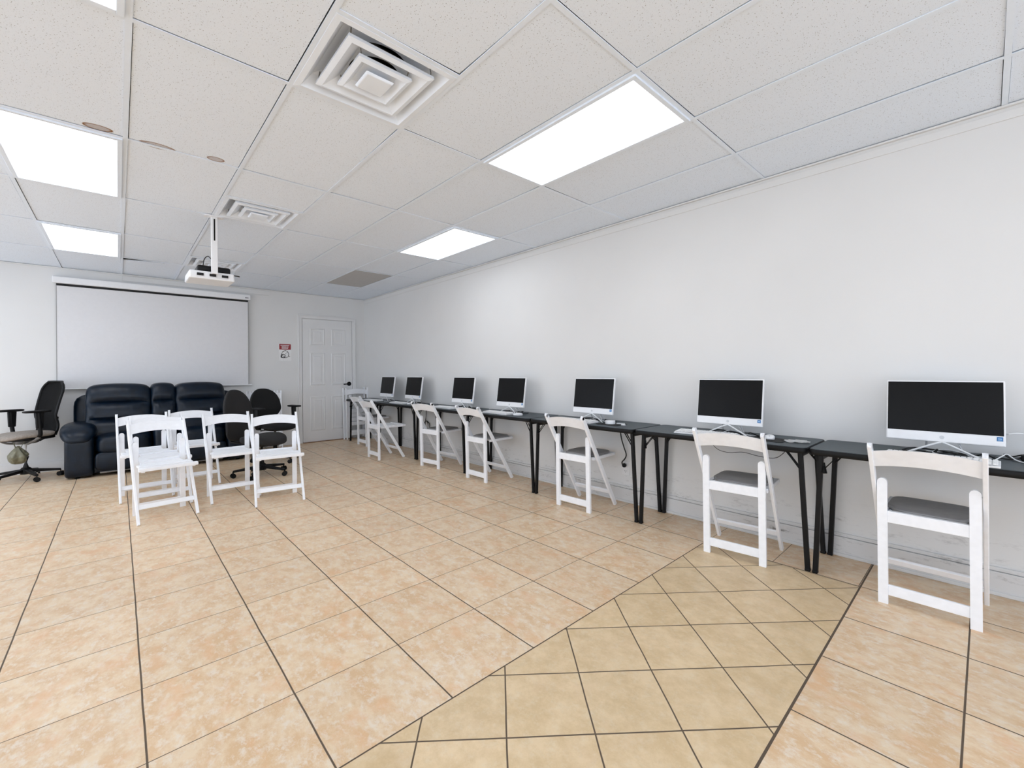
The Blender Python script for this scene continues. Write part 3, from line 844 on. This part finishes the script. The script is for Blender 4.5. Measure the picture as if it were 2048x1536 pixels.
t = thing('projection_screen', 'large white pull-down projection screen on the back wall above the sofa', 'projection screen', (0, YB-.004, 0))
x0, x1 = -.645, 1.655
m = MB(); m.box(((x0+x1)/2, -.05, 2.562), (x1-x0, .085, .09), bevel=.012)
for x in (x0+.02, x1-.02): m.box((x, -.03, 2.61), (.03, .06, .014), bevel=.003)
m.build('housing', M['white'], t)
m = MB(); m.box((x1-.06, -.0935, 2.552), (.05, .002, .012)); m.mi = 1
for k in range(4): m.box((x1-.078+.012*k, -.095, 2.552), (.008, .001, .006))
m.build('maker_plate', [M['greyplastic'], M['ink']], t)
m = MB(); m.box(((x0+x1)/2, -.05, 1.812), (x1-x0-.07, .003, 1.43)); m.build('fabric', M['cloth'], t)
m = MB(); m.box(((x0+x1)/2, -.052, 2.505), (x1-x0-.07, .003, .036)); m.build('top_border', M['black'], t, label='black band along the top of the screen')
for x in (x0+.036, x1-.036):
    m = MB(); m.box((x, -.0525, 1.8), (.004, .003, 1.4)); m.build('side_border', M['greyplastic'], t)
m = MB(); m.tube([(x0, -.05, 1.095), (x1+.015, -.05, 1.095)], .011, 10); m.build('bottom_bar', M['white'], t)

t = thing('wall_sign', 'small white wall sign with red header and face mask drawing beside the door', 'sign', (2.198, YB, 1.655))
m = MB(); m.box((0, -.0015, 0), (.2, .003, .3), bevel=.0005); m.build('sheet', M['paper'], t)
m = MB(); m.box((0, -.0035, .1), (.188, .002, .098)); m.mi = 1
rnd = random.Random(4)
for z, w in ((.126, .15), (.1, .118), (.076, .112)):
    x = -w/2
    while x < w/2-.006:
        q = min(rnd.uniform(.008, .016), w/2-x); m.box((x+q/2, -.0048, z), (q-.0025, .001, .014)); x += q
m.build('header', [M['red'], M['paper']], t, label='red block with white lettering')
m = MB(); yy = -.004
def stroke(P, r): m.tube([(x, yy, z) for x, z in P], r, 6)
stroke([(-.055, -.02), (-.04, .012), (.005, .04), (.045, .012), (.06, -.03), (.05, -.075), (.02, -.092), (-.03, -.095), (-.065, -.09), (-.066, -.055), (-.055, -.02)], .0042)
stroke([(-.04, .01), (.006, .038)], .007); stroke([(.005, .005-.03), (.045, .012)], .004)
stroke([(.05, -.06), (.078, -.07)], .006); stroke([(-.062, -.06), (-.062, -.088)], .009)
stroke([(-.03+.03*math.cos(2*PI*k/16), -.062+.03*math.sin(2*PI*k/16)) for k in range(17)], .0055)
stroke([(-.05, -.045), (-.012, -.08)], .006)
m.build('mask_drawing', M['ink'], t)

# ------------------------------------------------------------------ sofa
def sofa():
    X0, X1, Y0, Y1 = -.5, 1.44, 7.52, 8.34
    xc = (X0+X1)/2; W = X1-X0
    t = thing('reclining_sofa', 'dark navy leather reclining sofa with centre console against the back wall', 'sofa', (xc, Y0, 0))
    L = M['leather']
    aw = .27
    m = MB(); m.box((0, .45, .14), (W-.12, .66, .2), bevel=.03); m.box((0, .14, .07), (W-.5, .06, .08), bevel=.02); m.build('base', L, t)
    # back frame, seen as wings at both sides behind the cushions
    m = MB(); m.blob((0, .70, .62), (W-.11, .24, .84), 8, 12); m.build('back_frame', L, t, True)
    for s in (-1, 1):
        m = MB()
        def side(u, p):
            return p
        m.blob((s*(W/2-aw/2), .40, .27), (aw, .80, .52), 9, 12); m.build('arm_panel', L, t, True)
        m = MB()
        def arm(u, p):
            # fat roll at the front drooping forward, slim toward the back
            f = max(0, -u.y)
            p.z -= .11*f**3; p.y -= .01*f
            p.z += .02*math.cos(u.x*1.4)
            return p
        m.blob((s*(W/2-aw/2+.012), .38, .57), (aw+.07, .80, .17), 3.2, 12, arm); m.build('arm_pad', L, t, True)
    iw = W-2*aw; cw = .27; sw = (iw-cw)/2
    def back_cushion(cx, w, name):
        m = MB()
        def fn(u, p):
            z = u.z
            if u.y < 0:
                d = .030*math.exp(-((z-.36)/.07)**2)+.034*math.exp(-((z+.30)/.08)**2)
                e = max(0, 1-abs(u.x)**4)
                p.y += d*e*1.6 - .03*math.sin((z+1)*PI/2)*e - .018*e*abs(math.sin((z+.95)*4.6))
                p.y += .004*math.sin(u.x*23+z*9)*math.exp(-((z-.3)/.2)**2)*e
            p.z += .025*(1-u.x**2) if z > .5 else 0
            p.y += .1*(z)        # lean back
            return p
        m.blob((cx, .47, .79), (w, .30, .70), 8, 22, fn); m.build(name, L, t, True)
    def seat_cushion(cx, w):
        m = MB()
        def fn(u, p):
            if u.z > 0: p.z += .02*(1-u.x*u.x)
            if u.y < -.3: p.z -= .03*(-u.y-.3)
            return p
        m.blob((cx, .29, .40), (w, .62, .23), 4.5, 14, fn); m.build('seat_cushion', L, t, True)
        m = MB(); 
        def fn2(u, p):
            p.y -= .012*(1-u.z*u.z)
            return p
        m.blob((cx, .06, .19), (w-.012, .12, .24), 6, 10, fn2); m.build('footrest', L, t, True)
    for s in (-1, 1):
        seat_cushion(s*(cw/2+sw/2), sw); back_cushion(s*(cw/2+sw/2)+(-.045 if s < 0 else .015), sw+(.10 if s < 0 else .05), 'back_cushion')
    back_cushion(0, cw+.01, 'console_back')
    m = MB(); m.blob((0, .30, .36), (cw-.01, .60, .44), 7, 10); m.build('console', L, t, True)
    m = MB(); m.tube([(-W/2+.32, .03, .05), (W/2-.32, .03, .05)], .012, 8); m.build('footrest_bar', M['greyplastic'], t)
    m = MB()
    for sx in (-1, 1):
        for y in (.1, .7): m.cyl((sx*(W/2-.12), y, 0), (sx*(W/2-.12), y, .05), .025, .03, 12)
    m.build('foot', M['blackrub'], t)
sofa()

# ------------------------------------------------------------------ office chairs
def star_base(t, r=.31, col_top=.4, a0=0., chrome=False):
    m = MB(); m.lathe([(.05, .07), (.052, .13), (.036, .15)], seg=20); m.build('hub', M['blackrub'], t, True)
    for k in range(5):
        a = a0+2*PI*k/5; d = Vector((math.cos(a), math.sin(a), 0))
        m = MB(); m.beam(d*.03+Vector((0, 0, .112)), d*r+Vector((0, 0, .078)), .05, .04, bevel=.008, w2=.03, t2=.026)
        ba = m.build('base_arm', M['blackrub'], t)
        m = MB(); p = d*(r-.004); side = Vector((-d.y, d.x, 0)); b = a+1.+k
        ax = Vector((math.cos(b), math.sin(b), 0))
        for s in (-1, 1): m.tube([p+ax*s*.008+Vector((0, 0, .028)), p+ax*s*.026+Vector((0, 0, .028))], .028, 16)
        m.cyl(p+Vector((0, 0, .03)), p+Vector((0, 0, .075)), .009, seg=8); m.build('caster', M['blackrub'], ba, True)
    m = MB(); m.cyl((0, 0, .14), (0, 0, .14+(col_top-.14)*.45), .03, .028, 16); m.mi = 1
    m.cyl((0, 0, .14+(col_top-.14)*.4), (0, 0, col_top), .015, seg=16); m.build('gas_column', [M['blackrub'], M['chrome'] if chrome else M['blackmetal']], t, True)

def arm_rest(t, s, x, y, z0, z1, mat=None):
    m = MB()
    m.tube(spline([(s*(x-.06), y-.02, z0-.02), (s*x, y-.01, z0), (s*(x+.01), y, z0+.1), (s*(x+.005), y+.01, z1-.02)], 5), .02, 10)
    m.mi = 0; m.beam((s*(x+.008), y, z0+.08), (s*(x+.005), y, z1-.012), .03, .065, up=(0, 1, 0), bevel=.008, t2=.08)
    o = m.build('arm_post', M['blackrub'], t, True)
    m = MB(); m.blob((s*x, y+.02, z1), (.085, .25, .03), 4, 8); m.build('arm_pad', M['blackrub'], t, True)

# mesh-back chair at the left edge (local +y is where the sitter looks)
t = thing('mesh_office_chair', 'black mesh-back office chair with grey-beige seat, left of the sofa', 'office chair', (-.85, 8.0, 0), math.atan2(.86, -.5))
star_base(t, .30, .46, R(29), True)
m = MB()
def seatf(u, p):
    p.z -= .03*max(0, u.y)**2; return p
m.blob((0, .02, .555), (.48, .50, .075), 3.2, 12, seatf); m.build('seat', M['beige'], t, True, 'worn grey-beige seat')
m = MB(); m.blob((0, .0, .515), (.44, .44, .05), 4, 8); m.build('seat_shell', M['blackrub'], t, True)
m = MB()
for s in (-1, 1): m.tube(spline([(s*.03, 0, .45), (s*.12, .03, .455), (s*.2, .02, .49), (s*.235, -.02, .53)], 5), .016, 8)
m.blob((0, 0, .47), (.14, .22, .06), 4, 6); m.tube(spline([(.0, .05, .45), (0, .16, .47), (0, .22, .505)], 4), .013, 8); m.build('mechanism', M['greyplastic'], t, True, 'bare grey metal tilt mechanism')
m = MB(); rows = []      # curved mesh back: lower kink then leaning up
for k in range(17):
    v = k/16; z = .54+v*.66
    y = -.235-.02*math.sin(v*PI*1.0)*0 - (.10*math.exp(-((v-.0)/.18)**2)*-1 if False else 0)
    y = -.21-.07*math.sin(min(v, .35)/.35*PI)*.4 - .19*max(0, v-.3)**1.2
    hw = .225*(1-.12*(1-v))*(1 if v < .8 else math.sqrt(max(.05, 1-((v-.8)/.21)**2*.75)))
    row = []
    for j in range(11):
        u = j/10*2-1
        row.append(m.bm.verts.new((u*hw, y+.05*u*u*(.5+.5*v), z)))
    rows.append(row)
fs = [m.bm.faces.new([A[j], A[j+1], B[j+1], B[j]]) for A, B in zip(rows, rows[1:]) for j in range(10)]
rim = [rows[k][0].co.copy() for k in range(17)] + [v.co.copy() for v in rows[-1][1:]] + [rows[k][-1].co.copy() for k in range(15, -1, -1)] + [v.co.copy() for v in rows[0][-2:0:-1]]
bmesh.ops.solidify(m.bm, geom=m.bm.faces[:], thickness=.006)
m.build('backrest', M['mesh'], t, True)
m = MB(); m.tube(rim, .014, 8, True); m.build('back_frame', M['blackrub'], t, True)
m = MB(); m.beam((0, -.1, .47), (0, -.27, .56), .12, .03, bevel=.008); m.beam((0, -.26, .54), (0, -.285, .75), .09, .024, up=(0, 1, 0), bevel=.008); m.build('back_support', M['blackrub'], t)
for s in (-1, 1): arm_rest(t, s, .27, .0, .56, .845)

def task_chair(label, fab, loc, rz, arms, backz, seatz, by=-.27):
    t = thing('task_chair', label, 'office chair', loc, rz)
    star_base(t, .31, seatz-.08, R(20))
    m = MB()
    def seatf(u, p):
        p.z -= .05*max(0, u.y)**2*(1 if u.z < .2 else .9); p.z += .03*abs(u.x)**3*(u.z > 0); return p
    m.blob((0, .03, seatz-.02), (.48, .46, .11), 2.8, 14, seatf); m.build('seat', fab, t, True)
    m = MB(); m.blob((0, 0, seatz-.085), (.22, .28, .05), 4, 6); m.tube([(0.05, .03, seatz-.085), (.26, .06, seatz-.08)], .008, 8); m.build('mechanism', M['blackrub'], t, True)
    m = MB()
    z0, z1 = backz
    def backf(u, p):
        w = 1-.22*max(0, u.z)**2; p.x *= w
        p.y += .055*u.x*u.x + (-.02*u.z if True else 0) + .03*math.exp(-((u.z+.3)/.35)**2); return p
    m.blob((0, by, (z0+z1)/2), (.46, .085, z1-z0), 2.7, 14, backf); m.build('backrest', fab, t, True)
    m = MB(); m.beam((0, -.05, seatz-.09), (0, by-.03, seatz-.07), .07, .02, bevel=.006); m.beam((0, by-.03, seatz-.08), (0, by-.055, (z0+z1)/2), .07, .018, up=(0, 1, 0), bevel=.006); m.build('back_support', M['blackrub'], t)
    if arms:
        for s in (-1, 1): arm_rest(t, s, .285, .02, seatz-.04, arms)
    return t
task_chair('dark grey office chair without armrests, turned side-on by the sofa end', M['greyfab'], (1.33, 6.18, 0), R(219), 0, (.43, 1.08), .48, -.38)
task_chair('black office chair with armrests and rounded back, nearest the door', M['blackfab'], (1.68, 7.0, 0), R(180+22), .79, (.60, 1.06), .56)

# plastic bag hung under the mesh chair
t = thing('plastic_bag', 'crumpled olive plastic bag hanging under the mesh-back office chair', 'bag', (-.89, 7.80, 0))
m = MB(); rnd = random.Random(5)
def bagf(u, p):
    k = .35+.65*min(1, (1-u.z)/1.1)
    a = math.atan2(u.y, u.x)
    p.x *= k*(1+.14*math.sin(a*5+u.z*3)); p.y *= k*(1+.14*math.sin(a*6+1)); p.z += .012*math.sin(a*3)
    return p
m.blob((0, 0, .335), (.16, .14, .2), 2.3, 12, bagf); bb = m.build('bag_body', M['bag'], t, True)
m = MB(); m.tube([(-.02, 0, .42), (-.04, .01, .50)], .006, 6); m.tube([(.02, 0, .42), (.05, .02, .49)], .006, 6); m.build('bag_handle', M['bag'], t)

# ------------------------------------------------------------------ camera, world, view
fw = Vector((math.sin(YAW), math.cos(YAW), 0)); rt = Vector((math.cos(YAW), -math.sin(YAW), 0)); dn = Vector((0, 0, -1))
cr, sr = math.cos(ROLL), math.sin(ROLL)
Rv = rt*cr-dn*sr; Dv = rt*sr+dn*cr
cam = bpy.data.cameras.new('camera'); co = bpy.data.objects.new('camera', cam); COL.objects.link(co)
mat = Matrix.Identity(4)
for k in range(3):
    mat[k][0] = Rv[k]; mat[k][1] = -Dv[k]; mat[k][2] = -fw[k]
mat[2][3] = ZC
co.matrix_world = mat
cam.sensor_width = 36; cam.lens = F/2048*36
cam.shift_x = (1024-CX)/2048; cam.shift_y = (HY-768)/2048
cam.clip_start = .02
SC.camera = co
w = bpy.data.worlds.new('world'); SC.world = w; w.use_nodes = True
w.node_tree.nodes['Background'].inputs[0].default_value = (.90, .985, 1.115, 1)
w.node_tree.nodes['Background'].inputs[1].default_value = 2.7
SC.view_settings.view_transform = 'Standard'; SC.view_settings.look = 'None'
SC.view_settings.gamma = 1; SC.view_settings.use_curve_mapping = False
SC.view_settings.exposure = 0.05
try:
    SC.cycles.max_bounces = 6; SC.cycles.diffuse_bounces = 5; SC.cycles.glossy_bounces = 2; SC.cycles.transmission_bounces = 2
    SC.cycles.caustics_reflective = False; SC.cycles.caustics_refractive = False
    SC.cycles.use_adaptive_sampling = True; SC.cycles.adaptive_threshold = .08; SC.cycles.use_denoising = True
except Exception: pass
